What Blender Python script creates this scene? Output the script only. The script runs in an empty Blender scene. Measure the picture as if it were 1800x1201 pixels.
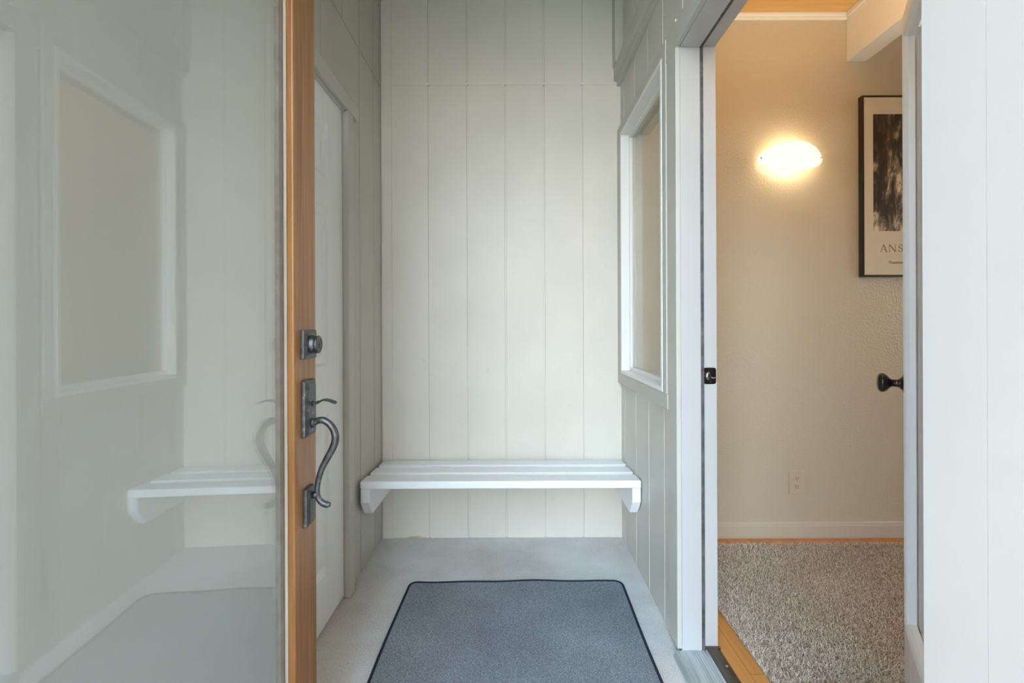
import bpy, bmesh, math, random
from mathutils import Vector, Matrix
random.seed(7)
C = bpy.context.scene.collection
sc = bpy.context.scene
R = math.radians

# ------------------------------------------------------------------ materials
def srgb(r, g, b):
    f = lambda c: (c/255/12.92) if c/255 <= .04045 else ((c/255+.055)/1.055)**2.4
    return (f(r), f(g), f(b), 1)

class NT:
    def __init__(s, name):
        s.m = bpy.data.materials.new(name); s.m.use_nodes = True
        s.t = s.m.node_tree; s.t.nodes.clear()
        s.out = s.t.nodes.new('ShaderNodeOutputMaterial')
    def n(s, typ, **kw):
        nd = s.t.nodes.new(typ)
        for k, v in kw.items():
            if k.startswith('i_'): nd.inputs[k[2:].replace('_', ' ')].default_value = v
            else: setattr(nd, k, v)
        return nd
    def l(s, a, b): s.t.links.new(a, b)
    def coords(s, scale=(1, 1, 1), rot=(0, 0, 0)):
        tc = s.n('ShaderNodeTexCoord'); mp = s.n('ShaderNodeMapping')
        mp.inputs['Scale'].default_value = scale; mp.inputs['Rotation'].default_value = rot
        s.l(tc.outputs['Object'], mp.inputs['Vector']); return mp.outputs['Vector']
    def noise(s, scale=(1, 1, 1), sc=1.0, detail=3, rough=.55, dist=0):
        nz = s.n('ShaderNodeTexNoise'); nz.inputs['Scale'].default_value = sc
        nz.inputs['Detail'].default_value = detail; nz.inputs['Roughness'].default_value = rough
        nz.inputs['Distortion'].default_value = dist
        s.l(s.coords(scale), nz.inputs['Vector']); return nz.outputs['Fac']
    def ramp(s, fac, stops):
        r = s.n('ShaderNodeValToRGB'); e = r.color_ramp.elements
        e[0].position, e[0].color = stops[0]; e[1].position, e[1].color = stops[-1]
        for p, c in stops[1:-1]:
            x = e.new(p); x.color = c
        s.l(fac, r.inputs['Fac']); return r.outputs['Color']
    def mix(s, fac, a, b, mode='MIX'):
        m = s.n('ShaderNodeMix', data_type='RGBA', blend_type=mode)
        for k, v in ((0, fac), (6, a), (7, b)):
            if hasattr(v, 'is_linked'): s.l(v, m.inputs[k])
            else: m.inputs[k].default_value = v
        return m.outputs[2]
    def math(s, op, a, b=0.0):
        m = s.n('ShaderNodeMath', operation=op)
        for k, v in ((0, a), (1, b)):
            if hasattr(v, 'is_linked'): s.l(v, m.inputs[k])
            else: m.inputs[k].default_value = v
        return m.outputs[0]
    def bump(s, h, strength=.3, dist=.002, prev=None):
        b = s.n('ShaderNodeBump'); b.inputs['Strength'].default_value = strength
        b.inputs['Distance'].default_value = dist; s.l(h, b.inputs['Height'])
        if prev is not None: s.l(prev, b.inputs['Normal'])
        return b.outputs['Normal']
    def bsdf(s, color, rough=.5, metal=0, spec=.5, normal=None, coat=0, coat_rough=.1):
        p = s.n('ShaderNodeBsdfPrincipled')
        if hasattr(color, 'is_linked'): s.l(color, p.inputs['Base Color'])
        else: p.inputs['Base Color'].default_value = color
        if hasattr(rough, 'is_linked'): s.l(rough, p.inputs['Roughness'])
        else: p.inputs['Roughness'].default_value = rough
        p.inputs['Metallic'].default_value = metal; p.inputs['Specular IOR Level'].default_value = spec
        p.inputs['Coat Weight'].default_value = coat; p.inputs['Coat Roughness'].default_value = coat_rough
        if normal is not None: s.l(normal, p.inputs['Normal'])
        s.l(p.outputs['BSDF'], s.out.inputs['Surface']); return p

def dk(c, k): return (c[0]*k, c[1]*k, c[2]*k, 1)
M = {}
def m_paint(name, col, rough=.45, scale=(6, 6, 160), bstr=.35, var=.06, spec=.5, dist=.0012, spots=0):
    t = NT(name)
    big = t.noise((1, 1, 1), 3.2, 4)
    c = t.ramp(big, [(.3, dk(col, 1-var)), (.7, dk(col, 1+var*.4))])
    if spots:
        sp = t.noise((1, 1, .8), 23, 2)
        c = t.mix(t.ramp(sp, [(.70, (0, 0, 0, 1)), (.78, (spots, spots, spots, 1))]), c, dk(col, .72))
    fine = t.noise(scale, 1.0, 4, .65)
    b = t.bump(fine, bstr, dist)
    b = t.bump(t.noise((1, 1, 1), 60, 2), .12, .0015, b)
    t.bsdf(c, rough, spec=spec, normal=b); M[name] = t.m
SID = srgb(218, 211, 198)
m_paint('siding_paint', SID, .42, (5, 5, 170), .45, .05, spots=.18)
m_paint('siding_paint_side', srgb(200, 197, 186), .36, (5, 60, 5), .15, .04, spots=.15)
m_paint('siding_paint_left_shade', srgb(188, 184, 172), .36, (5, 60, 5), .15, .04, spots=.15)  # side paint made darker: the left wall's shade is put into its colour
m_paint('blocker_brown', srgb(120, 98, 76), .6, (5, 60, 5), .3, .1)  # dark brown for the added light-blocking walls outside the entry
m_paint('trim_paint', srgb(196, 193, 182), .45, (40, 40, 30), .5, .06, spots=.25)
m_paint('white_gloss_paint', srgb(234, 233, 230), .30, (4, 4, 60), .12, .02)
m_paint('jamb_paint', srgb(192, 189, 186), .30, (60, 60, 4), .12, .03)
m_paint('near_white_paint', srgb(211, 201, 192), .34, (40, 40, 6), .12, .05, spots=.3)
m_paint('bead_paint', srgb(196, 186, 172), .5, (60, 60, 8), .5, .2, spots=.5)
m_paint('bench_white_paint', srgb(246, 247, 247), .34, (3, 80, 80), .12, .02)
m_paint('door_white_paint', srgb(238, 238, 232), .40, (60, 60, 4), .10, .02)
m_paint('interior_white_paint', srgb(240, 234, 222), .35, (20, 20, 20), .10, .02)
m_paint('baseboard_paint', srgb(206, 194, 174), .3, (20, 20, 20), .08, .02)
m_paint('beam_white_paint', srgb(244, 238, 226), .5, (90, 4, 90), .4, .03)

t = NT('textured_wall_paint')
n1 = t.noise((1, 1, 1), 105, 2, .5); n2 = t.noise((1, 1, 1), 190, 2, .5)
b = t.bump(t.ramp(n1, [(.42, (0, 0, 0, 1)), (.62, (1, 1, 1, 1))]), .30, .002)
b = t.bump(n2, .2, .001, b)
t.bsdf(srgb(205, 191, 166), .20, normal=b, spec=.55); M['textured_wall'] = t.m

t = NT('porch_carpet')
big = t.noise((1, 1, 1), 2.6, 5, .6); fine = t.noise((1, 1, 1), 230, 3, .7)
c = t.ramp(big, [(.3, srgb(196, 193, 190)), (.7, srgb(222, 221, 220))])
c = t.mix(.5, c, t.ramp(fine, [(.32, srgb(92, 82, 72)), (.68, srgb(236, 228, 216))]), 'OVERLAY')
c = t.mix(t.ramp(t.noise((1, 1, 1), 60, 1), [(.74, (0, 0, 0, 1)), (.80, (.7, .7, .7, 1))]), c, srgb(90, 78, 68))
t.bsdf(c, .95, spec=.1, normal=t.bump(fine, .6, .003)); M['porch_carpet'] = t.m

t = NT('doormat_felt')
big = t.noise((1, 1, 1), 3.5, 4); fine = t.noise((1.0, 1.0, 1), 330, 2, .7); fib = t.noise((150, 520, 1), 1, 2)
c = t.ramp(big, [(.3, srgb(128, 131, 135)), (.72, srgb(150, 153, 157))])
c = t.mix(.75, c, t.ramp(t.math('MULTIPLY', t.math('ADD', fine, fib), .5), [(.36, srgb(50, 52, 56)), (.64, srgb(226, 228, 230))]), 'OVERLAY')
t.bsdf(c, .95, spec=.1, normal=t.bump(fine, .6, .002)); M['doormat'] = t.m
t = NT('navy_binding'); t.bsdf(srgb(38, 44, 56), .85, spec=.2, normal=t.bump(t.noise((1, 1, 1), 420, 2), .6, .002)); M['binding'] = t.m

def m_wood(name, c1, c2, c3, scale, rough=.35, coat=.25, knot=None):
    t = NT(name)
    g = t.noise(scale, 1.0, 5, .6, .4); g2 = t.noise(tuple(x*4 for x in scale), 1.0, 3, .6)
    c = t.ramp(g, [(.28, c1), (.5, c2), (.74, c3)])
    c = t.mix(.35, c, t.ramp(g2, [(.3, (.35, .35, .35, 1)), (.7, (.72, .72, .72, 1))]), 'OVERLAY')
    t.bsdf(c, rough, coat=coat, coat_rough=.2, normal=t.bump(g2, .12, .001)); M[name] = t.m
m_wood('door_wood', srgb(128, 80, 34), srgb(156, 104, 50), srgb(172, 120, 64), (40, 40, 1.6), .38, .2)
m_wood('bare_wood', srgb(176, 138, 92), srgb(206, 172, 128), srgb(222, 194, 154), (6, 60, 60), .7, 0)
# oak strip flooring: boards run along y
t = NT('oak_floor')
br = t.n('ShaderNodeTexBrick'); br.offset = .37; br.inputs['Scale'].default_value = 1
br.inputs['Brick Width'].default_value = .72; br.inputs['Row Height'].default_value = .057
br.inputs['Mortar Size'].default_value = .0009; br.inputs['Bias'].default_value = 0
br.inputs['Color1'].default_value = srgb(214, 152, 82); br.inputs['Color2'].default_value = srgb(196, 128, 58)
br.inputs['Mortar'].default_value = srgb(120, 74, 34)
t.l(t.coords((1, 1, 1), (0, 0, R(90))), br.inputs['Vector'])
g = t.noise((90, 3, 1), 1, 4)
c = t.mix(.4, br.outputs['Color'], t.ramp(g, [(.3, (.35, .35, .35, 1)), (.7, (.68, .68, .68, 1))]), 'OVERLAY')
t.bsdf(c, .3, coat=.2); M['oak_floor'] = t.m
# pine ceiling boards along x
t = NT('pine_boards')
g = t.noise((2.2, 34, 34), 1, 4, .6, .6); vo = t.n('ShaderNodeTexVoronoi'); vo.inputs['Scale'].default_value = 1
t.l(t.coords((2.1, 7.0, 1)), vo.inputs['Vector'])
c = t.ramp(g, [(.3, srgb(222, 164, 92)), (.7, srgb(240, 192, 122))])
c = t.mix(t.ramp(vo.outputs['Distance'], [(.06, (1, 1, 1, 1)), (.12, (0, 0, 0, 1))]), c, srgb(160, 92, 44))
t.bsdf(c, .4); M['pine_boards'] = t.m

t = NT('aged_pewter')
g = t.noise((1, 1, 1), 60, 5, .65)
c = t.ramp(g, [(.3, srgb(78, 78, 80)), (.62, srgb(112, 113, 114)), (.8, srgb(186, 184, 178))])
t.bsdf(c, t.ramp(g, [(.3, (.34, .34, .34, 1)), (.7, (.5, .5, .5, 1))]), metal=.85, normal=t.bump(g, .35, .0012)); M['pewter'] = t.m
t = NT('dark_bronze'); t.bsdf(srgb(40, 34, 30), .22, metal=.6, coat=.4, normal=t.bump(t.noise((1, 1, 1), 90, 2), .05, .001)); M['bronze'] = t.m
t = NT('brushed_steel'); t.bsdf(srgb(190, 188, 182), .3, metal=1, normal=t.bump(t.noise((300, 300, 20), 1, 2), .1, .001)); M['steel'] = t.m
t = NT('black_recess'); t.bsdf(srgb(18, 17, 16), .6, normal=t.bump(t.noise((1, 1, 1), 90, 2), .05, .001)); M['black'] = t.m
t = NT('weather_strip'); g = t.noise((1, 1, .5), 50, 3); t.bsdf(t.ramp(g, [(.3, srgb(60, 56, 56)), (.7, srgb(104, 100, 102))]), .55); M['weatherstrip'] = t.m
t = NT('threshold_aluminium'); g = t.noise((60, 4, 30), 1, 4)
t.bsdf(t.ramp(g, [(.3, srgb(168, 176, 176)), (.7, srgb(206, 214, 214))]), .42, metal=.55, normal=t.bump(g, .1, .001)); M['aluminium'] = t.m
t = NT('threshold_bronze'); g = t.noise((40, 5, 30), 1, 4)
t.bsdf(t.ramp(g, [(.3, srgb(52, 46, 44)), (.7, srgb(98, 88, 80))]), .45, metal=.3, normal=t.bump(g, .15, .001)); M['sill_bronze'] = t.m
t = NT('black_frame'); t.bsdf(srgb(30, 26, 22), .3, coat=.2, normal=t.bump(t.noise((1, 1, 1), 80, 2), .04, .001)); M['frame_black'] = t.m
t = NT('poster_paper'); g = t.noise((1, 1, 1), 6, 3); t.bsdf(t.ramp(g, [(.3, srgb(214, 202, 178)), (.7, srgb(222, 210, 188))]), .5); M['paper'] = t.m
t = NT('ink'); g = t.noise((1, 1, 1), 40, 2); t.bsdf(t.ramp(g, [(.3, srgb(66, 56, 44)), (.7, srgb(84, 72, 56))]), .6); M['ink'] = t.m
t = NT('outlet_plastic'); t.bsdf(srgb(200, 186, 160), .35, normal=t.bump(t.noise((1, 1, 1), 40, 2), .03, .001)); M['plastic'] = t.m

# generic monochrome print of a rocky cliff
t = NT('rocky_cliff_print')
g = t.noise((1, 1, .32), 26, 7, .7, .8); g2 = t.noise((1, 1, .5), 7, 4, .6, .3); col = t.noise((1, 1, .08), 11, 3, .5)
f = t.math('MULTIPLY', t.math('MULTIPLY', g, g2), t.math('ADD', col, .35))
t.bsdf(t.ramp(f, [(.14, srgb(34, 28, 23)), (.205, srgb(72, 62, 50)), (.255, srgb(150, 134, 112)), (.31, srgb(226, 210, 182))]), .4, coat=.2); M['print'] = t.m

def schlick(t, f0):
    lw = t.n('ShaderNodeLayerWeight'); lw.inputs['Blend'].default_value = .5
    return t.math('ADD', t.math('MULTIPLY', t.math('POWER', lw.outputs['Facing'], 5.0), 1-f0), f0)
def m_glass(name, f0, tint=(1, 1, 1, 1)):
    t = NT(name)
    fr = schlick(t, f0)
    tr = t.n('ShaderNodeBsdfTransparent'); tr.inputs['Color'].default_value = tint
    gl = t.n('ShaderNodeBsdfGlossy'); gl.inputs['Roughness'].default_value = 0.0
    mx = t.n('ShaderNodeMixShader'); t.l(fr, mx.inputs[0]); t.l(tr.outputs[0], mx.inputs[1]); t.l(gl.outputs[0], mx.inputs[2])
    t.l(mx.outputs[0], t.out.inputs['Surface']); M[name] = t.m
m_glass('clear_glass', .042, (.985, .99, .985, 1))
m_glass('window_glass', .05, (.88, .895, .86, 1))
m_glass('coated_glass', .12, (.98, .985, .98, 1))
# obscured inner pane
t = NT('obscure_pane')
fr = schlick(t, .10)
df = t.n('ShaderNodeBsdfDiffuse'); df.inputs['Color'].default_value = (.80, .82, .785, 1)
gl = t.n('ShaderNodeBsdfGlossy'); gl.inputs['Roughness'].default_value = .005
mx = t.n('ShaderNodeMixShader'); t.l(fr, mx.inputs[0]); t.l(df.outputs[0], mx.inputs[1]); t.l(gl.outputs[0], mx.inputs[2])
t.l(mx.outputs[0], t.out.inputs['Surface']); M['obscure_pane'] = t.m

t = NT('glowing_frosted_glass')
p = t.bsdf(srgb(246, 240, 226), .3)
p.inputs['Emission Color'].default_value = (1, .88, .68, 1); p.inputs['Emission Strength'].default_value = 1.0
M['lit_glass'] = t.m
t = NT('bulb_glass'); p = t.bsdf((1, .9, .7, 1), .3); p.inputs['Emission Color'].default_value = (1, .82, .55, 1); p.inputs['Emission Strength'].default_value = 20; M['bulb'] = t.m
t = NT('concrete'); g = t.noise((1, 1, 1), 5, 5); t.bsdf(t.ramp(g, [(.3, srgb(160, 148, 128)), (.7, srgb(178, 166, 146))]), .85); M['concrete'] = t.m

t = NT('frieze_yarn')
at = t.n('ShaderNodeAttribute'); at.attribute_name = 'yarn'
t.bsdf(at.outputs['Color'], .9, spec=.15); M['yarn'] = t.m
t = NT('rug_backing'); g = t.noise((1, 1, 1), 300, 3, .7)
t.bsdf(t.ramp(g, [(.3, srgb(124, 108, 92)), (.7, srgb(190, 174, 156))]), .95, spec=.1, normal=t.bump(g, .7, .004)); M['rug_backing'] = t.m

# ------------------------------------------------------------------ geometry helpers
def box(bm, x0, x1, y0, y1, z0, z1):
    v = [bm.verts.new(p) for p in ((x0,y0,z0),(x1,y0,z0),(x1,y1,z0),(x0,y1,z0),(x0,y0,z1),(x1,y0,z1),(x1,y1,z1),(x0,y1,z1))]
    for f in ((3,2,1,0),(4,5,6,7),(0,1,5,4),(1,2,6,5),(2,3,7,6),(3,0,4,7)):
        bm.faces.new([v[i] for i in f])
def prism(bm, pts, a0, a1, axis):
    """pts: 2-D profile; axis 'x' -> (y,z), 'y' -> (x,z), 'z' -> (x,y)."""
    def P(p, a): return (a, p[0], p[1]) if axis == 'x' else (p[0], a, p[1]) if axis == 'y' else (p[0], p[1], a)
    A = [bm.verts.new(P(p, a0)) for p in pts]; B = [bm.verts.new(P(p, a1)) for p in pts]
    n = len(pts)
    bm.faces.new(A); bm.faces.new(list(reversed(B)))
    for i in range(n):
        j = (i+1) % n; bm.faces.new((A[i], B[i], B[j], A[j]))
def tube(bm, path, radii, seg=14, flat=None):
    path = [Vector(p) for p in path]; rings = []; up = Vector((0, 1, 0))
    for i, p in enumerate(path):
        d = (path[min(i+1, len(path)-1)]-path[max(i-1, 0)]).normalized()
        a = up.cross(d)
        if a.length < 1e-4: a = Vector((1, 0, 0)).cross(d)
        a.normalize(); b_ = d.cross(a)
        r = radii[i] if not isinstance(radii, (int, float)) else radii
        ra, rb = (r, r) if isinstance(r, (int, float)) else r
        rings.append([bm.verts.new(p + a*ra*math.cos(2*math.pi*k/seg) + b_*rb*math.sin(2*math.pi*k/seg)) for k in range(seg)])
    for i in range(len(rings)-1):
        for k in range(seg):
            bm.faces.new((rings[i][k], rings[i][(k+1) % seg], rings[i+1][(k+1) % seg], rings[i+1][k]))
    bm.faces.new(list(reversed(rings[0]))); bm.faces.new(rings[-1])
def spline(pts, n=6):
    out = []
    P = [Vector(p) for p in pts]; P = [2*P[0]-P[1]]+P+[2*P[-1]-P[-2]]
    for i in range(1, len(P)-2):
        for k in range(n):
            u = k/n
            out.append(.5*((2*P[i]) + (P[i+1]-P[i-1])*u + (2*P[i-1]-5*P[i]+4*P[i+1]-P[i+2])*u*u + (3*P[i]-P[i-1]-3*P[i+1]+P[i+2])*u**3))
    out.append(P[-2]); return out
def lathe(bm, prof, origin, axis, seg=32):
    """prof: (distance along axis, radius)."""
    o = Vector(origin); d = Vector(axis).normalized()
    a = d.orthogonal().normalized(); b_ = d.cross(a); rings = []
    for h, r in prof:
        rings.append([bm.verts.new(o + d*h + (a*math.cos(2*math.pi*k/seg)+b_*math.sin(2*math.pi*k/seg))*max(r, 1e-4)) for k in range(seg)])
    for i in range(len(rings)-1):
        for k in range(seg):
            bm.faces.new((rings[i][k], rings[i][(k+1) % seg], rings[i+1][(k+1) % seg], rings[i+1][k]))
    bm.faces.new(list(reversed(rings[0]))); bm.faces.new(rings[-1])
def frustum(bm, y0, y1, z0, z1, x0, x1, xe, inset):
    """plate on a face at x0: side walls to x1, then a bevelled margin up to xe"""
    pts = [(x0, 0), (x1, 0), (xe, inset)]
    rings = []
    for x, i in pts:
        rings.append([bm.verts.new(p) for p in ((x, y0+i, z0+i), (x, y1-i, z0+i), (x, y1-i, z1-i), (x, y0+i, z1-i))])
    for a, b_ in zip(rings, rings[1:]):
        for k in range(4): bm.faces.new((a[k], a[(k+1) % 4], b_[(k+1) % 4], b_[k]))
    bm.faces.new(list(reversed(rings[0]))); bm.faces.new(rings[-1])
def mk(name, bm, mat, parent=None, bevel=0, smooth=False, seg=2, loc=None):
    bmesh.ops.recalc_face_normals(bm, faces=bm.faces)
    me = bpy.data.meshes.new(name); bm.to_mesh(me); bm.free()
    mats = mat if isinstance(mat, (list, tuple)) else [mat]
    for m_ in mats: me.materials.append(M[m_])
    o = bpy.data.objects.new(name, me); C.objects.link(o)
    if parent is not None: o.parent = parent
    if loc: o.location = loc
    if smooth:
        me.shade_smooth()
    if bevel:
        b = o.modifiers.new('bevel', 'BEVEL'); b.width = bevel; b.segments = seg; b.limit_method = 'ANGLE'; b.angle_limit = R(35)
        b.harden_normals = False
    return o
def nb(): return bmesh.new()
def tag(o, label, cat=None, kind=None, group=None):
    o['label'] = label
    if cat: o['category'] = cat
    if kind: o['kind'] = kind
    if group: o['group'] = group
    return o
def empty(name, loc, rz=0):
    o = bpy.data.objects.new(name, None); C.objects.link(o); o.location = loc; o.rotation_euler = (0, 0, rz); o.empty_display_size = .05
    return o
def bx(name, mat, dims, parent=None, bevel=0):
    b = nb(); box(b, *dims); return mk(name, b, mat, parent, bevel)

# ------------------------------------------------------------------ constants (metres; camera at the origin looking along +y)
H = 1.13
D = 2.416          # alcove back wall
XL, XR = -.707, .565
ZT = 3.05          # alcove roof
YI = 2.36          # hall back wall
XI = .69           # hall side of the right wall
YF = .04           # front edge of the alcove

def grooved(bm, a0, a1, grooves, plane, back, axis, z0, z1, gw=.0052, gd=.007):
    """siding sheet: runs along x ('x') or y ('y'); 'plane' is the visible face, 'back' the hidden one."""
    s = 1 if back > plane else -1
    pts = [(a0, back), (a0, plane)]
    for g in sorted(grooves):
        if a0+.01 < g < a1-.01:
            pts += [(g-gw, plane), (g-gw*.75, plane+s*gd), (g+gw*.75, plane+s*gd), (g+gw, plane)]
    pts += [(a1, plane), (a1, back)]
    if axis == 'y': pts = [(p[1], p[0]) for p in pts]
    prism(bm, pts, z0, z1, 'z')

# ------------------------------------------------------------------ the alcove shell
gx = [(p-905)*D/800 for p in (755, 823, 889.5, 957, 1024)]
b = nb()
grooved(b, XL-.1, XR, gx, D, D+.10, 'x', -.06, 2.402)
box(b, XL-.1, XR, D-.002, D+.10, 2.4022, 2.4148)
grooved(b, XL-.1, XR, gx, D, D+.10, 'x', 2.415, ZT)
wb = tag(mk('wall_back', b, 'siding_paint'), 'pale grooved plywood siding wall behind the white bench', 'wall', 'structure')

b = nb(); zz = [(-.585, 0), (-.47, 0), (-.478, .004), (-.492, .006), (-.507, .0115), (-.523, .013), (-.541, .0095), (-.558, .0085), (-.572, .003)]
prism(b, zz, D-.0012, D+.01, 'y'); o = mk('chipped_edge', b, 'bare_wood', wb); o['label'] = 'bare tan wood where the paint has chipped at the floor'
gl = [1.668, 1.873, 2.079, 2.285]
DY0, DY1, DZ1 = 1.03, 1.883, 2.024
b = nb()
for z0, z1 in ((-.06, 2.388), (2.394, ZT)):
    if z0 < 1:
        grooved(b, DY1, D, gl, XL, XL-.1, 'y', z0, z1)
        grooved(b, DY0, DY1, gl, XL, XL-.1, 'y', DZ1, z1)
        grooved(b, YF, DY0, [.236, .44, .645, .85], XL, XL-.1, 'y', z0, z1)
    else:
        grooved(b, YF, D, gl, XL, XL-.1, 'y', z0, z1)
box(b, XL-.1, XL-.005, YF, D, 2.386, 2.396); box(b, XL-.1, XL-.012, DY0, DY1, -.06, .0115); box(b, XL-.1, XL-.06, DY0, DY1, .0115, DZ1)
tag(mk('wall_left', b, 'siding_paint_left_shade'), 'shaded greige siding wall holding the white panel door', 'wall', 'structure')

WY0, WY1, WZ0, WZ1 = 1.70, 2.322, .895, 2.096       # window opening
OY0, OY1, OZ1 = .612, 1.546, 2.071                   # doorway opening
gr = [2.341, 2.126, 1.922, 1.725]
b = nb(); XS = .60
grooved(b, OY1+.02, D, gr, XR, XS, 'y', -.06, WZ0-.02)
grooved(b, WY1+.02, D, gr, XR, XS, 'y', WZ0-.02, WZ1+.02)
grooved(b, OY1+.02, WY0-.02, gr, XR, XS, 'y', WZ0-.02, WZ1+.02)
grooved(b, OY1+.02, D, gr, XR, XS, 'y', WZ1+.02, ZT)
grooved(b, OY0-.02, OY1+.02, [1.52, 1.315, 1.11, .9, .7], XR, XS, 'y', OZ1+.02, ZT)
grooved(b, YF, OY0-.02, [], XR, XS, 'y', -.06, ZT)
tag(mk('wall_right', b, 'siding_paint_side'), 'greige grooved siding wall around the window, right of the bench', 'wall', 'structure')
b = nb()
box(b, XS, XI, OY1+.03, YI, -.06, WZ0-.02); box(b, XS, XI, WY1+.02, YI, WZ0-.02, WZ1+.02)
box(b, XS, XI, OY1+.03, WY0-.02, WZ0-.02, WZ1+.02); box(b, XS, XI, OY1+.03, YI, WZ1+.02, ZT)
box(b, XS, XI, OY0-.03, OY1+.03, OZ1+.03, ZT); box(b, XS, XI, -1.2, OY0-.03, -.06, ZT)
tag(mk('wall_hall_side', b, 'textured_wall'), 'beige textured hall side of the doorway wall', 'wall', 'structure')

b = nb(); box(b, XL-.1, XS, .04, D+.1, ZT, ZT+.08)
tag(mk('ceiling', b, 'trim_paint'), 'flat painted roof over the entry alcove', 'ceiling', 'structure')
b = nb(); box(b, XL-.1, .534, -.3, D+.02, -.05, 0)
box(b, .534, XS, OY1, D+.02, -.05, 0); box(b, .534, XS, -.3, OY0, -.05, 0)
tag(mk('floor', b, 'porch_carpet'), 'worn tan outdoor carpet on the alcove floor', 'floor', 'structure')
b = nb(); box(b, -14, 14, -24, -.3, -.20, -.12)
tag(mk('ground', b, 'concrete'), 'concrete paving outside the entry', 'ground', 'structure')

b = nb()
box(b, XL+.0005, -.49, .05, .185, 0.0, ZT-.001); box(b, .470, XR-.0005, .05, .185, 0.0, ZT-.001); box(b, -.49, .470, .05, .185, 2.62, ZT-.001)
tag(mk('wall_front', b, 'siding_paint'), 'entry wall around the front doorway', 'wall', 'structure')
b = nb(); grooved(b, -3.2, .035, [-3+.203*k for k in range(15)], XR+.02, XI, 'y', -.12, 5.2)  # added unseen wall, keeps front-right sky light off the left alcove wall
tag(mk('light_block_right', b, 'blocker_brown'), 'tall brown unseen wall added to block light from the right', 'wall', 'structure')
b = nb(); grooved(b, -.52, .035, [-.4, -.2], XL-.02, XL-.14, 'y', -.12, 3.05)  # added unseen wall, its length set to limit light from the left
tag(mk('light_block_left', b, 'blocker_brown'), 'short brown unseen wall added to limit light from the left', 'wall', 'structure')
# corner boards and bands
b = nb(); box(b, XL+.004, (690-905)*D/800, D-.008, D-.0002, 0, ZT-.002)
tag(mk('trim_1', b, 'siding_paint', bevel=.001), 'vertical corner board left of the grooved back wall', 'trim', 'structure')
b = nb(); box(b, .530, XR-.0003, .20, D-.0003, 2.418, 2.49); box(b, .546, XR-.0003, .20, D-.0003, 2.392, 2.4178)
tag(mk('trim_2', b, 'trim_paint', bevel=.0015), 'stepped horizontal band high on the right siding wall', 'trim', 'structure')
b = nb(); box(b, .5225, XR-.0003, 2.348, D-.0005, 2.4905, ZT-.002)
tag(mk('trim_3', b, 'trim_paint', bevel=.0015), 'short vertical batten above the band in the right corner', 'trim', 'structure')

# ------------------------------------------------------------------ window_1
w = empty('window_1', (XR, (WY0+WY1)/2, WZ0)); tag(w, 'white framed fixed window in the right siding wall', 'window', 'structure')
def par(o, e):
    o.parent = e; o.matrix_parent_inverse = Matrix.Translation(-Vector(e.location)) if not e.rotation_euler.z else (Matrix.Translation(Vector(e.location)) @ Matrix.Rotation(e.rotation_euler.z, 4, 'Z')).inverted()
    return o
def ring(bm, x0, x1, y0, y1, z0, z1, wy, wz=None):
    """rectangular frame in the yz plane"""
    wz = wz or wy
    box(bm, x0, x1, y0, y0+wy, z0, z1); box(bm, x0, x1, y1-wy, y1, z0, z1)
    box(bm, x0, x1, y0+wy, y1-wy, z0, z0+wz); box(bm, x0, x1, y0+wy, y1-wy, z1-wz, z1)
b = nb(); ring(b, .5435, .62, WY0-.016, WY1+.016, WZ0-.016, WZ1+.016, .016)
par(mk('window_frame', b, 'white_gloss_paint', bevel=.0015), w)
b = nb(); ring(b, .6202, XI, WY0-.016, WY1+.016, WZ0-.016, WZ1+.016, .016)
o = par(mk('inner_reveal', b, 'textured_wall'), w); o['label'] = 'beige plaster reveal'
b = nb(); ring(b, .585, .616, WY0+.0002, WY1-.0002, WZ0+.0002, WZ1-.0002, .011, .018)
par(mk('sash', b, 'white_gloss_paint', bevel=.0015), w)
b = nb(); box(b, .598, .602, WY0+.011, WY1-.011, WZ0+.018, WZ1-.018)
par(mk('pane', b, 'window_glass'), w)
b = nb()
X0 = .546
box(b, X0, XR-.0003, WY1+.0165, D-.001, WZ0-.016, WZ1+.0165)                     # far stile
box(b, X0, XR-.0003, 1.642, D-.001, WZ1+.0168, 2.158)                            # head
box(b, X0, XR-.0003, 1.642, WY0-.0165, WZ0-.0165, WZ1+.0165)                     # near stile
box(b, X0, XR-.0003, 1.632, D-.001, .824, WZ0-.017)                              # apron
tag(mk('trim_4', b, 'trim_paint', bevel=.0015), 'flat greige boards framing the white window', 'trim', 'structure')

# ------------------------------------------------------------------ doorway on the right
b = nb()
box(b, .5485, XR-.0003, OY1+.0003, 1.6315, .026, OZ1+.0003)
box(b, .5485, XR-.0003, OY1-.0003, 1.6415, OZ1+.0006, 2.168)
box(b, .5455, XR-.0003, OY0-.085, OY1-.0008, OZ1+.004, 2.150)
tag(mk('trim_5', b, 'trim_paint', bevel=.002), 'greige casing beside and over the right doorway', 'trim', 'structure')
b = nb()
box(b, .5485, XR-.0003, .5292, OY0, 0.0, OZ1+.0003)
tag(mk('trim_6', b, 'near_white_paint'), 'broad white door casing closest at the right edge', 'trim', 'structure')
b = nb(); box(b, .5484, XR-.0003, .20, .5284, 0.0, ZT-.005)
tag(mk('trim_7', b, 'near_white_paint'), 'white board beyond the broad casing at the frame edge', 'trim', 'structure')
jm = empty('trim_8', (XR, OY1, 0)); tag(jm, 'white door jamb with dark weather strip around the right doorway', 'door jamb', 'structure')
XW0, XW1 = .632, .6455
b = nb()
box(b, XR, XW0, OY1, OY1+.03, 0, OZ1); box(b, XW1, XI, OY1+.009, OY1+.03, 0, OZ1+.009)     # far jamb
box(b, XW0, XW1, OY1+.012, OY1+.03, 0, OZ1+.01)
box(b, XR, XW0, OY0-.03, OY0, .026, OZ1); box(b, XW0, XI, OY0-.03, OY0-.009, .026, OZ1+.009)      # near jamb
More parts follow.
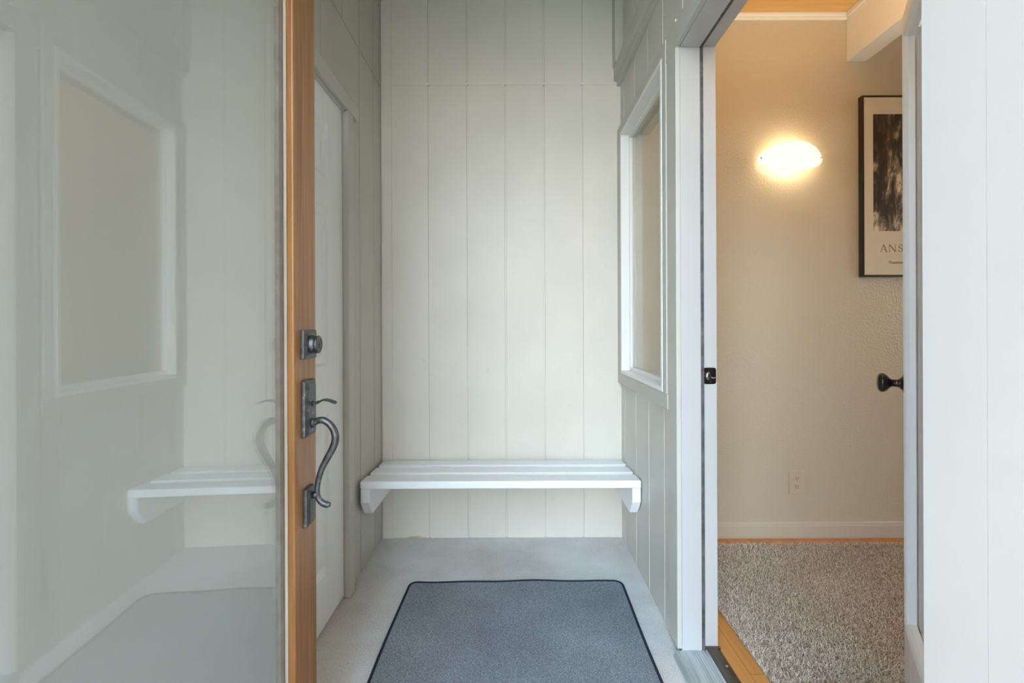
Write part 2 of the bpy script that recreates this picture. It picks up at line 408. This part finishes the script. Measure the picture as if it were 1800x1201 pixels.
par(mk('side_jamb', b, 'jamb_paint', bevel=.0015), jm)
b = nb()
box(b, XR, XW0, OY0-.03, OY1+.03, OZ1+.0004, OZ1+.03); box(b, XW1, XI, OY0-.03, OY1+.03, OZ1+.0095, OZ1+.03)
box(b, XW0, XW1, OY0-.03, OY1+.03, OZ1+.013, OZ1+.03)
par(mk('head_jamb', b, 'jamb_paint', bevel=.0015), jm)
b = nb()
box(b, XW0+.0005, XW1-.0005, OY1+.0025, OY1+.0115, .001, OZ1+.004); box(b, XW0+.0005, XW1-.0005, OY0-.006, OY1+.0118, OZ1+.0045, OZ1+.0128)
tag(par(mk('weather_strip', b, 'weatherstrip', bevel=.003), jm), 'dark rubber weather strip')
# strike plate
sp = nb()
zc, yc = .953, OY1+.0088
pts = []
for cx, cz, a0 in ((.677, zc+.021, 0), (.652, zc+.021, 90), (.652, zc-.021, 180), (.677, zc-.021, 270)):
    for k in range(6):
        a = R(a0+k*18); pts.append((cx+.009*math.cos(a), cz+.007*math.sin(a)))
prism(sp, pts, yc-.003, yc, 'y')
s_ = par(mk('strike_plate', sp, 'bronze', bevel=.0008), jm); s_['label'] = 'dark bronze strike plate with worn steel lip'
sp = nb(); box(sp, .6555, .6685, yc-.0042, yc-.0028, zc-.013, zc+.012)
o = mk('latch_hole', sp, 'black', bevel=.0006); o.parent = s_; o.matrix_parent_inverse = Matrix()
sp = nb(); tube(sp, [(.661, yc-.005, zc+.012), (.6545, yc-.006, zc+.008), (.652, yc-.007, zc), (.6545, yc-.006, zc-.009), (.661, yc-.005, zc-.013)], [.003, .0045, .005, .0045, .003], 10)
tube(sp, [(.668, yc-.004, zc-.004), (.675, yc-.0042, zc-.008), (.683, yc-.004, zc-.006)], [.0015, .0022, .0015], 8)
o = mk('strike_lip', sp, 'steel', smooth=True); o.parent = s_; o.matrix_parent_inverse = Matrix()
sp = nb(); lathe(sp, [(0, .003), (.0012, .0028), (.0016, .001)], (.663, yc-.003, zc+.020), (0, -1, 0), 14); lathe(sp, [(0, .003), (.0012, .0028), (.0016, .001)], (.667, yc-.003, zc-.021), (0, -1, 0), 14)
o = mk('screw', sp, 'bronze', smooth=True); o.parent = s_; o.matrix_parent_inverse = Matrix()

# threshold
th = empty('trim_9', (.6, (OY0+OY1)/2, 0)); tag(th, 'ribbed aluminium threshold with dark inner sill under the right doorway', 'threshold', 'structure')
pts = [(.534, -.01), (.534, .006)]
x = .540; pts.append((x, .018))
while x < .640:
    pts += [(x+.003, .0225), (x+.0062, .0225), (x+.0075, .0205), (x+.0088, .0205)]; x += .0092
pts += [(.648, .0235), (.648, -.01)]
b = nb(); prism(b, pts, OY0, OY1-.0003, 'y')
par(mk('aluminium_tread', b, 'aluminium'), th)
b = nb(); prism(b, [(.6485, -.01), (.6485, .028), (.654, .032), (.682, .032), (.692, .024), (.696, .0205), (.696, -.01)], OY0, OY1-.0003, 'y'); box(b, XW1+.0005, .696, OY1-.0003, OY1+.0088, -.01, .03)
par(mk('inner_sill', b, 'sill_bronze', bevel=.002), th)
b = nb(); lathe(b, [(0, .005), (.0012, .0045), (.002, .002)], (.676, 1.46, .0318), (0, 0, 1), 14)
par(mk('screw', b, 'steel', smooth=True), th)

# ------------------------------------------------------------------ door_2 : white panel door in the left wall
d2 = empty('door_2', (XL, DY1, 0)); tag(d2, 'closed white raised-panel door in the shaded left wall', 'door', 'structure')
xf = -.711
stile = .144; mull = .10; pw = (DY1-DY0-.006-2*stile-mull)/2
ys = [(DY1-.003-stile-pw, DY1-.003-stile), (DY0+.003+stile, DY0+.003+stile+pw)]
zs = [(.201, .798), (.98, 1.582), (1.685, 1.898)]
b = nb()
zr = [.012, .201, .798, .98, 1.582, 1.685, 1.898, DZ1-.004]
box(b, xf-.04, xf, DY1-.003-stile, DY1-.003, zr[0], zr[-1]); box(b, xf-.04, xf, DY0+.003, DY0+.003+stile, zr[0], zr[-1])
for k in range(0, 8, 2): box(b, xf-.04, xf, DY0+.003+stile, DY1-.003-stile, zr[k], zr[k+1])
for z0, z1 in zs: box(b, xf-.04, xf, ys[1][1], ys[0][0], z0, z1)
par(mk('door_leaf', b, 'door_white_paint'), d2)
for y0, y1 in ys:
    for z0, z1 in zs:
        b = nb()
        prof = [(0, 0), (.010, .008), (.022, .011), (.034, .011), (.062, .004)]
        rings = []
        for i, dpt in prof:
            rings.append([b.verts.new(p) for p in ((xf-dpt, y0+i, z0+i), (xf-dpt, y1-i, z0+i), (xf-dpt, y1-i, z1-i), (xf-dpt, y0+i, z1-i))])
        back = [b.verts.new(p) for p in ((xf-.03, y0, z0), (xf-.03, y1, z0), (xf-.03, y1, z1), (xf-.03, y0, z1))]
        rings = [back]+rings
        for a, c_ in zip(rings, rings[1:]):
            for k in range(4): b.faces.new((a[k], a[(k+1) % 4], c_[(k+1) % 4], c_[k]))
        b.faces.new(rings[0]); b.faces.new(rings[-1])
        par(mk('door_panel', b, 'door_white_paint'), d2)
b = nb()
box(b, XL-.10, XL+.021, DY1+.0005, DY1+.0605, 0, DZ1-.002); 
box(b, XL-.10, XL+.021, DY0-.0605, DY0-.0005, 0, DZ1-.002)
box(b, XL-.006, XL+.006, DY0, DY1, DZ1-.012, DZ1-.001)
tag(mk('trim_10', b, 'trim_paint', bevel=.004), 'weathered greige side casing next to the white panel door', 'trim', 'structure')
b = nb(); box(b, XL+.0003, XL+.024, DY0-.125, 2.008, DZ1-.001, 2.086)
tag(mk('trim_11', b, 'trim_paint', bevel=.004), 'greige head casing over the white panel door', 'trim', 'structure')

# ------------------------------------------------------------------ door_1 : open timber door with a tall glass
a1 = .0436
d1 = empty('door_1', (-.457-.0436*.193, .193, 0), a1); tag(d1, 'open amber timber door with tall glass and pewter handleset', 'door', 'structure')
FX = .021; W1 = .915
b = nb(); ring(b, FX-.045, FX, 0, W1, .012, 2.05, .119, .17)
# soften the glass rebate: the frame is one piece
mk('door_frame', b, 'door_wood', d1, bevel=.0045, seg=3)
b = nb()
y0, y1, z0, z1 = .1195, W1-.1195, .1825, 1.8795
ring(b, .0004, .0068, y0, y1, z0, z1, .0045)
o = mk('glazing_bead', b, 'bead_paint', d1, bevel=.0015); o['label'] = 'pale weathered glazing bead'
b = nb(); box(b, -.004, 0, y0, y1, z0, z1); o = mk('outer_pane', b, 'coated_glass', d1); o['label'] = 'reflective outer glass pane'
b = nb(); ring(b, -.0149, -.0041, y0, y1, z0, z1, .012); o = mk('glass_spacer', b, 'aluminium', d1); o['label'] = 'grey metal spacer between the panes'
b = nb(); box(b, -.020, -.015, y0, y1, z0, z1); o = mk('inner_pane', b, 'obscure_pane', d1); o['label'] = 'grey obscured inner pane'
# hardware: world px -> local
def loc(px, py, Y=1.053):
    X = (px-905)*Y/800; Z = H-(py-571)*Y/800
    return (X+.457+.0436*Y, Y-.193, Z)
db = empty('deadbolt', (FX, .862, 1.086)); db.parent = d1
db['label'] = 'square pewter deadbolt'
def sub(name, bm, mat, p, off, **kw):
    o = mk(name, bm, mat, p, **kw); o.matrix_parent_inverse = Matrix.Translation(-Vector(off)); return o
b = nb(); frustum(b, .826, .898, 1.053, 1.120, FX, FX+.007, FX+.0115, .009); sub('backplate', b, 'pewter', db, db.location, bevel=.0015)
b = nb(); lathe(b, [(0, .021), (.003, .0217), (.008, .020), (.0125, .0195), (.0155, .021), (.018, .020), (.0185, .0145), (.0175, .0138), (.0175, .0085), (.0188, .008), (.0188, .002)], (FX+.010, .862, 1.086), (1, 0, 0), 36)
o = sub('lock_cylinder', b, 'pewter', db, db.location, smooth=True)
b = nb(); box(b, FX+.0280, FX+.0292, .8609, .8631, 1.082, 1.0895); sub('keyhole', b, 'black', db, db.location)
hs = empty('handle_set', (FX, .862, .85)); hs.parent = d1; hs['label'] = 'pewter handleset with thumb latch and curved grip'
b = nb(); frustum(b, .828, .8885, .8755, 1.005, FX, FX+.008, FX+.0135, .010); sub('upper_plate', b, 'pewter', hs, hs.location, bevel=.002)
b = nb(); frustum(b, .8355, .881, .670, .757, FX, FX+.008, FX+.0135, .009); sub('lower_plate', b, 'pewter', hs, hs.location, bevel=.002)
path = [(551.0, 742), (558, 738.5), (567, 738), (578, 745), (586, 757.5), (588, 772), (583.5, 787), (574, 804.5), (564.5, 823), (558.8, 841), (556, 860), (558, 874.5), (565.5, 883.5), (573, 886.5), (578.5, 886)]
rad = [.0074, .0074, .0077, .008, .0084, .0086, .0084, .0077, .007, .0063, .0058, .0065, .0072, .0074, .005]
P = [loc(*p) for p in path]; sp_ = spline(P, 6)
rr = []
for i in range(len(rad)-1):
    for k in range(6): rr.append(rad[i]+(rad[i+1]-rad[i])*k/6)
rr.append(rad[-1])
b = nb(); tube(b, sp_, rr, 18)
f = loc(555, 869); tube(b, [(FX+.0125, .860, f[2]), (f[0]+.004, .860, f[2])], [.0083, .007], 16)
lathe(b, [(0, .011), (.003, .011), (.005, .0088)], (FX+.0130, .860, P[0][2]), (1, 0, 0), 24)
sub('grip', b, 'pewter', hs, hs.location, smooth=True)
b = nb()
tp = spline([loc(548, 708), loc(553, 708), loc(561, 705), (loc(568, 702)), loc(577, 703), loc(585, 706), loc(590, 708)], 5)
n = len(tp); rw = []
for i in range(n):
    u = i/(n-1); wd = .0035+.0095*max(0, min(1, (u-.25)/.3)) if u < .85 else .013*math.sqrt(max(.02, 1-((u-.85)/.15)**2))
    rw.append((.0024 if u > .3 else .0035, max(wd, .003)))
tube(b, tp, rw, 16)
sub('thumb_latch', b, 'pewter', hs, hs.location, smooth=True)
b = nb(); lathe(b, [(0, .007), (.0006, .0068)], (FX+.0134, .860, loc(550, 708)[2]), (1, 0, 0), 20); sub('latch_slot', b, 'black', hs, hs.location)

# ------------------------------------------------------------------ wall bench
be = empty('wall_bench', (-.066, 2.22, 0)); tag(be, 'white slatted wooden bench across the back of the alcove', 'bench')
slope = .017/.377
for k in range(3):
    ya = 2.03+k*.139; yb = ya+.098; z = .432-slope*(ya-2.03)
    zb = z-slope*.098; th_ = .034
    b = nb(); prism(b, [(ya, z), (yb, zb), (yb, zb-th_), (ya, z-th_)], -.694, .562, 'x')
    par(mk('slat', b, 'bench_white_paint', bevel=.005, seg=3), be)
zt = lambda y: .432-slope*(y-2.03)-.0345
for x0, x1 in ((-.693, -.653), (.522, .5605)):
    b = nb(); prism(b, [(2.034, zt(2.034)), (2.412, zt(2.412)), (2.412, .268), (2.084, .268), (2.034, .334)], x0, x1, 'x')
    par(mk('bracket', b, 'bench_white_paint', bevel=.003), be)

# ------------------------------------------------------------------ doormat
pts = []
mx0, mx1, my0, my1, r = -.462, .458, .86, 1.990, .035
def wob(x): return .004*math.sin(9*x+1)+.003*math.sin(21*x)
cs = [(mx1-r, my1-r, 0), (mx0+r, my1-r, 90), (mx0+r, my0+r, 180), (mx1-r, my0+r, 270)]
for i, (cx, cy, a0) in enumerate(cs):
    for k in range(8):
        a = R(a0+k*90/7); pts.append((cx+r*math.cos(a), cy+r*math.sin(a)))
    nx = cs[(i+1) % 4]
    ae = R(a0+90); p0 = (cx+r*math.cos(ae), cy+r*math.sin(ae)); p1 = (nx[0]+r*math.cos(ae), nx[1]+r*math.sin(ae))
    for k in range(1, 24):
        u = k/24; pts.append((p0[0]+(p1[0]-p0[0])*u, p0[1]+(p1[1]-p0[1])*u))
pts = [(x+.003*math.sin(7*y), y+(wob(x)+.006*x if y > 1.5 else 0)) for x, y in pts]
b = nb(); prism(b, pts, .0005, .008, 'z'); dm = mk('doormat', b, 'doormat'); tag(dm, 'grey felt doormat with navy binding on the alcove carpet', 'doormat')
b = nb(); loop = [Vector((x, y, .0065)) for x, y in pts]
n = len(loop); rings = []
for i in range(n):
    d = (loop[(i+1) % n]-loop[i-1]).normalized(); a = Vector((0, 0, 1)).cross(d).normalized()
    rings.append([b.verts.new(loop[i]+a*.0055*math.cos(2*math.pi*k/8)+Vector((0, 0, 1))*.0055*math.sin(2*math.pi*k/8)) for k in range(8)])
for i in range(n):
    for k in range(8): b.faces.new((rings[i][k], rings[i][(k+1) % 8], rings[(i+1) % n][(k+1) % 8], rings[(i+1) % n][k]))
o = mk('binding', b, 'binding', dm, smooth=True); o['label'] = 'navy overlocked edge binding'

# ------------------------------------------------------------------ hall beyond the doorway
HX1, HY0, HZ = 4.6, -1.2, 2.735
b = nb(); box(b, XI, HX1, YI, YI+.1, -.02, ZT)
tag(mk('wall_hall_back', b, 'textured_wall'), 'beige textured hall wall carrying the lit sconce', 'wall', 'structure')
SX0, SX1 = 3.24, 3.46
b = nb(); box(b, XI, SX0, HY0-.1, HY0, -.02, ZT); box(b, SX1, HX1, HY0-.1, HY0, -.02, ZT); box(b, SX0, SX1, HY0-.1, HY0, 2.15, ZT)  # narrow unseen gap added to let daylight into the hall
tag(mk('wall_hall_front', b, 'textured_wall'), 'hall wall with a narrow unseen opening added for daylight', 'wall', 'structure')
b = nb(); box(b, HX1, HX1+.1, HY0, .5, -.02, ZT); box(b, HX1, HX1+.1, 1.2, YI, -.02, ZT); box(b, HX1, HX1+.1, .5, 1.2, 2.0, ZT); box(b, HX1, HX1+.1, .5, 1.2, -.02, 1.0)  # unseen opening added and sized for fill daylight in the hall
tag(mk('wall_hall_right', b, 'textured_wall'), 'far side wall of the hall with an unseen opening added for fill daylight', 'wall', 'structure')
b = nb()
y = YI-.0; k = 0
yy = YI
while yy > HY0:
    prism(b, [(yy, HZ), (yy, HZ+.02), (yy-.1335, HZ+.02), (yy-.1335, HZ), (yy-.131, HZ), (yy-.1295, HZ), (yy-.004, HZ), (yy-.002, HZ+.003)], XI, HX1, 'x'); yy -= .1335
tag(mk('ceiling_hall', b, 'pine_boards'), 'honey pine board ceiling above the hall', 'ceiling', 'structure')
b = nb(); box(b, XI, HX1, HY0, YI, -.03, .020)
tag(mk('floor_hall', b, 'oak_floor'), 'honey oak strip floor bordering the hall rug', 'floor', 'structure')
b = nb(); prism(b, [(YI, HZ-.0003), (YI, HZ-.034), (YI-.008, HZ-.034), (YI-.013, HZ-.028), (YI-.013, HZ-.018), (YI-.017, HZ-.012), (YI-.017, HZ-.0003)], XI+.0005, 1.7215, 'x')
tag(mk('trim_12', b, 'interior_white_paint', bevel=.001), 'white strip where the pine ceiling meets the hall wall', 'trim', 'structure')
b = nb(); prism(b, [(YI, .0205), (YI-.014, .0205), (YI-.014, .085), (YI-.011, .090), (YI-.0115, .096), (YI-.006, .103), (YI, .105)], XI+.0005, HX1, 'x')
tag(mk('baseboard_back', b, 'baseboard_paint', bevel=.001), 'cream baseboard below the sconce wall', 'baseboard', 'structure')
b = nb(); box(b, 1.724, 1.826, HY0, YI-.0003, 2.488, HZ-.0005)
bmo = mk('beam', b, 'beam_white_paint', bevel=.003); tag(bmo, 'white boxed ceiling beam running out from the hall wall', 'beam', 'structure')
b = nb(); box(b, 1.7125, 1.7237, HY0, YI-.018, HZ-.026, HZ-.0005)
mk('beam_moulding', b, 'interior_white_paint', bmo, bevel=.002)

# area rug with frieze pile
RX0, RX1, RY0, RY1 = .786, 3.6, -.7, 2.271
b = nb(); box(b, RX0, RX1, RY0, RY1, .0205, .028)
rug = mk('area_rug', b, 'rug_backing'); tag(rug, 'mottled brown frieze rug on the oak hall floor', 'rug')
import array
vx, fc, cl = [], [], []
yarn = [srgb(240, 229, 214), srgb(226, 211, 192), srgb(208, 192, 172), srgb(248, 242, 232), srgb(160, 143, 124), srgb(234, 216, 192)]
sp0 = .0043
yy = .95
while yy < RY1+.002:
    xx = RX0-.001
    while xx < 2.45:
        x = xx+random.uniform(-.0025, .0025); y = yy+random.uniform(-.0025, .0025)
        if x/y < 1.12 and x/max(y, .01) > .30:
            a = random.uniform(0, 2*math.pi)+.8*math.sin(5*x+3*y); ln = random.uniform(.006, .0115); h = random.uniform(.006, .011)
            wx, wy = -math.sin(a)*.0009, math.cos(a)*.0009; dx, dy = math.cos(a), math.sin(a)
            i = len(vx)
            for f_, hh, ww in ((0, 0, .9), (.35, .75, 1.1), (1, 1.0, .8)):
                cx, cy, cz = x+dx*ln*f_, y+dy*ln*f_, .0275+h*hh
                vx.append((cx-wx*ww, cy-wy*ww, cz)); vx.append((cx+wx*ww, cy+wy*ww, cz))
            fc += [(i, i+1, i+3, i+2), (i+2, i+3, i+5, i+4)]
            q = .5+.5*math.sin(6.1*x+2*math.sin(4*y))*math.sin(5.3*y+1.7*x)
            c = random.choice(yarn if random.random() < .55+.45*q else yarn[1:3]+yarn[4:]); cl += [c]*6
        xx += sp0
    yy += sp0
me = bpy.data.meshes.new('pile'); me.from_pydata(vx, [], fc); me.materials.append(M['yarn'])
ca = me.color_attributes.new('yarn', 'FLOAT_COLOR', 'POINT')
ca.data.foreach_set('color', array.array('f', [q for c in cl for q in c]))
pile = bpy.data.objects.new('pile', me); C.objects.link(pile); pile.parent = rug; pile['kind'] = 'stuff'

# wall sconce
SXc, SZc = 1.416, 1.974
sc_ = empty('wall_sconce', (SXc, YI, SZc)); tag(sc_, 'glowing frosted glass wall sconce on the beige hall wall', 'wall lamp')
b = nb(); box(b, -.055, .055, -.018, -.0003, -.035, .035); mk('backplate', b, 'interior_white_paint', sc_, bevel=.004)
b = nb(); NU, NV = 40, 16; grid = []
for i in range(NU+1):
    u = -1+2*i/NU; row = []
    hgt = .067*(1-abs(u)**2.1)**.72+.006
    for j in range(NV+1):
        v = -1+2*j/NV
        dp = .020+.072*(1-u*u)*(1-.18*v*v)
        row.append(b.verts.new((.168*u, -dp, hgt*v)))
    grid.append(row)
for i in range(NU):
    for j in range(NV): b.faces.new((grid[i][j], grid[i+1][j], grid[i+1][j+1], grid[i][j+1]))
o = mk('glass_shade', b, 'lit_glass', sc_, smooth=True); so = o.modifiers.new('thick', 'SOLIDIFY'); so.thickness = .004; so.offset = -1
for sx in (-1, 1):
    b = nb(); tube(b, [(sx*.152, -.0003, .004), (sx*.152, -.032, .004)], .0025, 10); lathe(b, [(0, .004), (.003, .004), (.005, .002)], (sx*.152, -.031, .004), (0, -1, 0), 14)
    mk('screw', b, 'bronze', sc_, smooth=True)
b = nb(); bmesh.ops.create_uvsphere(b, u_segments=16, v_segments=10, radius=.018); o = mk('bulb', b, 'bulb', sc_, smooth=True, loc=(0, -.045, 0))

# framed poster
fp = empty('framed_poster', (2.10, YI, 1.834)); tag(fp, 'black framed poster of a rocky cliff on the hall wall', 'picture')
px0, px1, pz0, pz1 = 1.7835, 2.41, 1.3695, 2.2985
off = Vector(fp.location)
def fpk(name, bm, mat, **kw):
    o = mk(name, bm, mat, **kw); o.parent = fp; o.matrix_parent_inverse = Matrix.Translation(-off); return o
b = nb()
for d_ in ((px0, px0+.009, pz0, pz1), (px1-.009, px1, pz0, pz1), (px0+.009, px1-.009, pz0, pz0+.009), (px0+.009, px1-.009, pz1-.009, pz1)):
    box(b, d_[0], d_[1], YI-.030, YI-.0003, d_[2], d_[3])
fpk('frame', b, 'frame_black', bevel=.0012)
b = nb(); box(b, px0+.0092, px1-.0092, YI-.026, YI-.010, pz0+.0092, pz1-.0092); fpk('poster_sheet', b, 'paper')
b = nb(); box(b, 1.841, 2.353, YI-.0265, YI-.0258, 1.603, 2.203); o = fpk('print', b, 'print'); o['label'] = 'dark monochrome print of a rocky cliff'
# serif lettering, drawn as strokes
def stroke(bm, p, q, w0, w1=None):
    w1 = w1 or w0; p, q = Vector(p), Vector(q); nrm = Vector((-(q-p).y, (q-p).x)).normalized()
    y = YI-.0266
    A = [(p+nrm*w0/2), (q+nrm*w1/2), (q-nrm*w1/2), (p-nrm*w0/2)]
    f_ = [bm.verts.new((a.x, y, a.y)) for a in A]; g_ = [bm.verts.new((a.x, y+.0007, a.y)) for a in A]
    bm.faces.new(f_); bm.faces.new(list(reversed(g_)))
    for k in range(4): bm.faces.new((f_[k], g_[k], g_[(k+1) % 4], f_[(k+1) % 4]))
zb_, hh = 1.497, .037
b = nb()
ax = 1.878; tn, tk, sf = .0016, .0036, .0013
stroke(b, (ax, zb_), (ax+.0145, zb_+hh), tn); stroke(b, (ax+.0145, zb_+hh), (ax+.029, zb_), tk); stroke(b, (ax+.005, zb_+.012), (ax+.024, zb_+.012), sf)
stroke(b, (ax-.004, zb_), (ax+.005, zb_), sf); stroke(b, (ax+.023, zb_), (ax+.034, zb_), sf)
ax = 1.923
stroke(b, (ax, zb_), (ax, zb_+hh), tn); stroke(b, (ax, zb_+hh), (ax+.030, zb_), tk); stroke(b, (ax+.030, zb_), (ax+.030, zb_+hh), tn)
stroke(b, (ax-.004, zb_), (ax+.004, zb_), sf); stroke(b, (ax-.005, zb_+hh), (ax+.001, zb_+hh), sf); stroke(b, (ax+.026, zb_+hh), (ax+.034, zb_+hh), sf)
ax = 1.969
S = [(.019, .029), (.0175, .0335), (.013, .0365), (.008, .0365), (.0035, .0335), (.002, .028), (.0045, .0225), (.011, .0185), (.0175, .0145), (.0195, .009), (.0175, .0035), (.012, .0004), (.006, .0005), (.002, .0035), (.0005, .009)]
for p, q in zip(S, S[1:]):
    k = .0034 if .010 < (p[1]+q[1])/2 < .028 else .0020
    stroke(b, (ax+p[0], zb_+p[1]), (ax+q[0], zb_+q[1]), k)
stroke(b, (ax+.019, zb_+.026), (ax+.019, zb_+.0365), sf); stroke(b, (ax+.0005, zb_), (ax+.0005, zb_+.011), sf)
fpk('lettering', b, 'ink')
cu = bpy.data.curves.new('caption', 'FONT'); cu.body = 'Yosemite'; cu.size = .021; cu.extrude = .0003
tx = bpy.data.objects.new('caption', cu); C.objects.link(tx); cu.materials.append(M['ink'])
tx.location = (1.918, YI-.0266, 1.4355); tx.rotation_euler = (R(90), 0, 0)
dg = bpy.context.evaluated_depsgraph_get(); tm = bpy.data.meshes.new_from_object(tx.evaluated_get(dg)); mw = tx.matrix_world.copy()
bpy.data.objects.remove(tx)
tm.transform(Matrix.Translation((1.918, YI-.0266, 1.4355)) @ Matrix.Rotation(R(90), 4, 'X'))
to = bpy.data.objects.new('caption', tm); C.objects.link(to); to.parent = fp; to.matrix_parent_inverse = Matrix.Translation(-off)

# outlet
ot = empty('electrical_outlet', (1.4555, YI, .309)); tag(ot, 'cream duplex electrical outlet low on the hall wall', 'outlet')
b = nb(); box(b, -.039, .039, -.0065, -.0003, -.060, .060); mk('cover_plate', b, 'plastic', ot, bevel=.003)
for z in (-.0215, .0215):
    b = nb(); prism(b, [(.0165*math.cos(R(a)), z+max(-.0135, min(.0135, .0165*math.sin(R(a))))) for a in range(0, 360, 12)], -.0085, -.0060, 'y')
    rc = mk('receptacle', b, 'plastic', ot)
    b = nb(); box(b, -.0078, -.0052, -.0089, -.0083, z-.002, z+.008); box(b, .0052, .0078, -.0089, -.0083, z-.001, z+.007); box(b, -.0025, .0025, -.0089, -.0083, z-.0095, z-.0055)
    mk('slots', b, 'black', rc)
b = nb(); lathe(b, [(0, .003), (.001, .0028), (.0016, .001)], (0, -.0065, 0), (0, -1, 0), 14); mk('screw', b, 'steel', ot, smooth=True)

# ------------------------------------------------------------------ door_3 : white glazed door opened into the hall
ang = R(-33.0)
d3 = empty('door_3', (.690, .627, 0), ang); tag(d3, 'white glazed door swung into the hall with black knob', 'door', 'structure')
W3 = .91
b = nb(); box(b, 0, .045, 0, .10, .036, 2.062); box(b, 0, .045, W3-.10, W3, .036, 2.062)
box(b, 0, .045, .10, W3-.10, .036, .25); box(b, 0, .045, .10, W3-.10, 1.97, 2.062)
mk('door_leaf', b, 'bench_white_paint', d3, bevel=.003)
LZ0, LZ1, LY0, LY1 = .243, 1.976, .095, W3-.095
b = nb()
prof = [(0, .002), (-.010, .002), (-.012, .006), (-.009, .014), (-.013, .018), (-.015, .026), (-.011, .034), (-.004, .040), (.010, .042)]
rings = []
for x, i in prof:
    rings.append([b.verts.new(p) for p in ((x, LY0+i, LZ0+i), (x, LY1-i, LZ0+i), (x, LY1-i, LZ1-i), (x, LY0+i, LZ1-i))])
for a, c_ in zip(rings, rings[1:]):
    for k in range(4): b.faces.new((a[k], a[(k+1) % 4], c_[(k+1) % 4], c_[k]))
for k in range(4): b.faces.new((rings[-1][k], rings[-1][(k+1) % 4], rings[0][(k+1) % 4], rings[0][k]))
mk('glazing_frame', b, 'bench_white_paint', d3)
b = nb(); box(b, .012, .018, .10, W3-.10, .25, 1.97); mk('pane', b, 'clear_glass', d3)
kb = empty('door_knob', (0, W3-.062, .952)); kb.parent = d3; kb['label'] = 'glossy black egg knob'
b = nb(); lathe(b, [(0, .0325), (.004, .0325), (.006, .030), (.010, .021), (.014, .0165), (.016, .016)], (0, 0, 0), (-1, 0, 0), 36); mk('rosette', b, 'bronze', kb, smooth=True)
b = nb(); lathe(b, [(.010, .0125), (.018, .0125), (.020, .0115), (.030, .0105), (.036, .012), (.040, .0165), (.046, .0235), (.052, .0275), (.058, .0285), (.063, .0270), (.067, .022), (.0695, .013), (.070, .002)], (0, 0, 0), (-1, 0, 0), 36); mk('knob', b, 'bronze', kb, smooth=True)

# ------------------------------------------------------------------ light
wd = bpy.data.worlds.new('World'); sc.world = wd; wd.use_nodes = True
nt = wd.node_tree; bg = nt.nodes['Background']
tcw = nt.nodes.new('ShaderNodeTexCoord'); sx = nt.nodes.new('ShaderNodeSeparateXYZ'); rw = nt.nodes.new('ShaderNodeValToRGB')
nt.links.new(tcw.outputs['Generated'], sx.inputs[0]); nt.links.new(sx.outputs['Z'], rw.inputs['Fac']); nt.links.new(rw.outputs['Color'], bg.inputs['Color'])
e = rw.color_ramp.elements; e[0].position = .02; e[0].color = (.88, .90, .88, 1); e[1].position = .75; e[1].color = (.46, .72, 1, 1)
x = e.new(.28); x.color = (.68, .84, 1, 1)
bg.inputs['Strength'].default_value = 13.3
pl = bpy.data.lights.new('sconce_bulb', 'POINT'); pl.energy = 1.3; pl.color = (1, .84, .58); pl.shadow_soft_size = .03
o = bpy.data.objects.new('sconce_bulb_light', pl); C.objects.link(o); o.location = (SXc, YI-.055, SZc+.01)
pl2 = bpy.data.lights.new('hall_fill_spot', 'SPOT'); pl2.energy = 75; pl2.color = (1, .90, .70); pl2.spot_size = R(150); pl2.spot_blend = .9; pl2.shadow_soft_size = .1  # unseen fill spot added to brighten the hall ceiling and upper wall
o = bpy.data.objects.new('hall_fill_spot', pl2); C.objects.link(o); o.location = (1.35, 1.22, 1.93); o.rotation_euler = (R(180), 0, 0)

# ------------------------------------------------------------------ camera
cam = bpy.data.cameras.new('Camera'); co = bpy.data.objects.new('Camera', cam); C.objects.link(co)
cam.sensor_width = 36; cam.lens = 16.0; cam.clip_start = .02
cam.shift_x = -5/1800; cam.shift_y = -29.5/1800
co.location = (0, 0, H); co.rotation_euler = (R(90), R(0.22), 0)
sc.camera = co
sc.view_settings.view_transform = 'Standard'; sc.view_settings.look = 'None'
sc.view_settings.exposure = 0; sc.view_settings.gamma = 1; sc.view_settings.use_curve_mapping = False
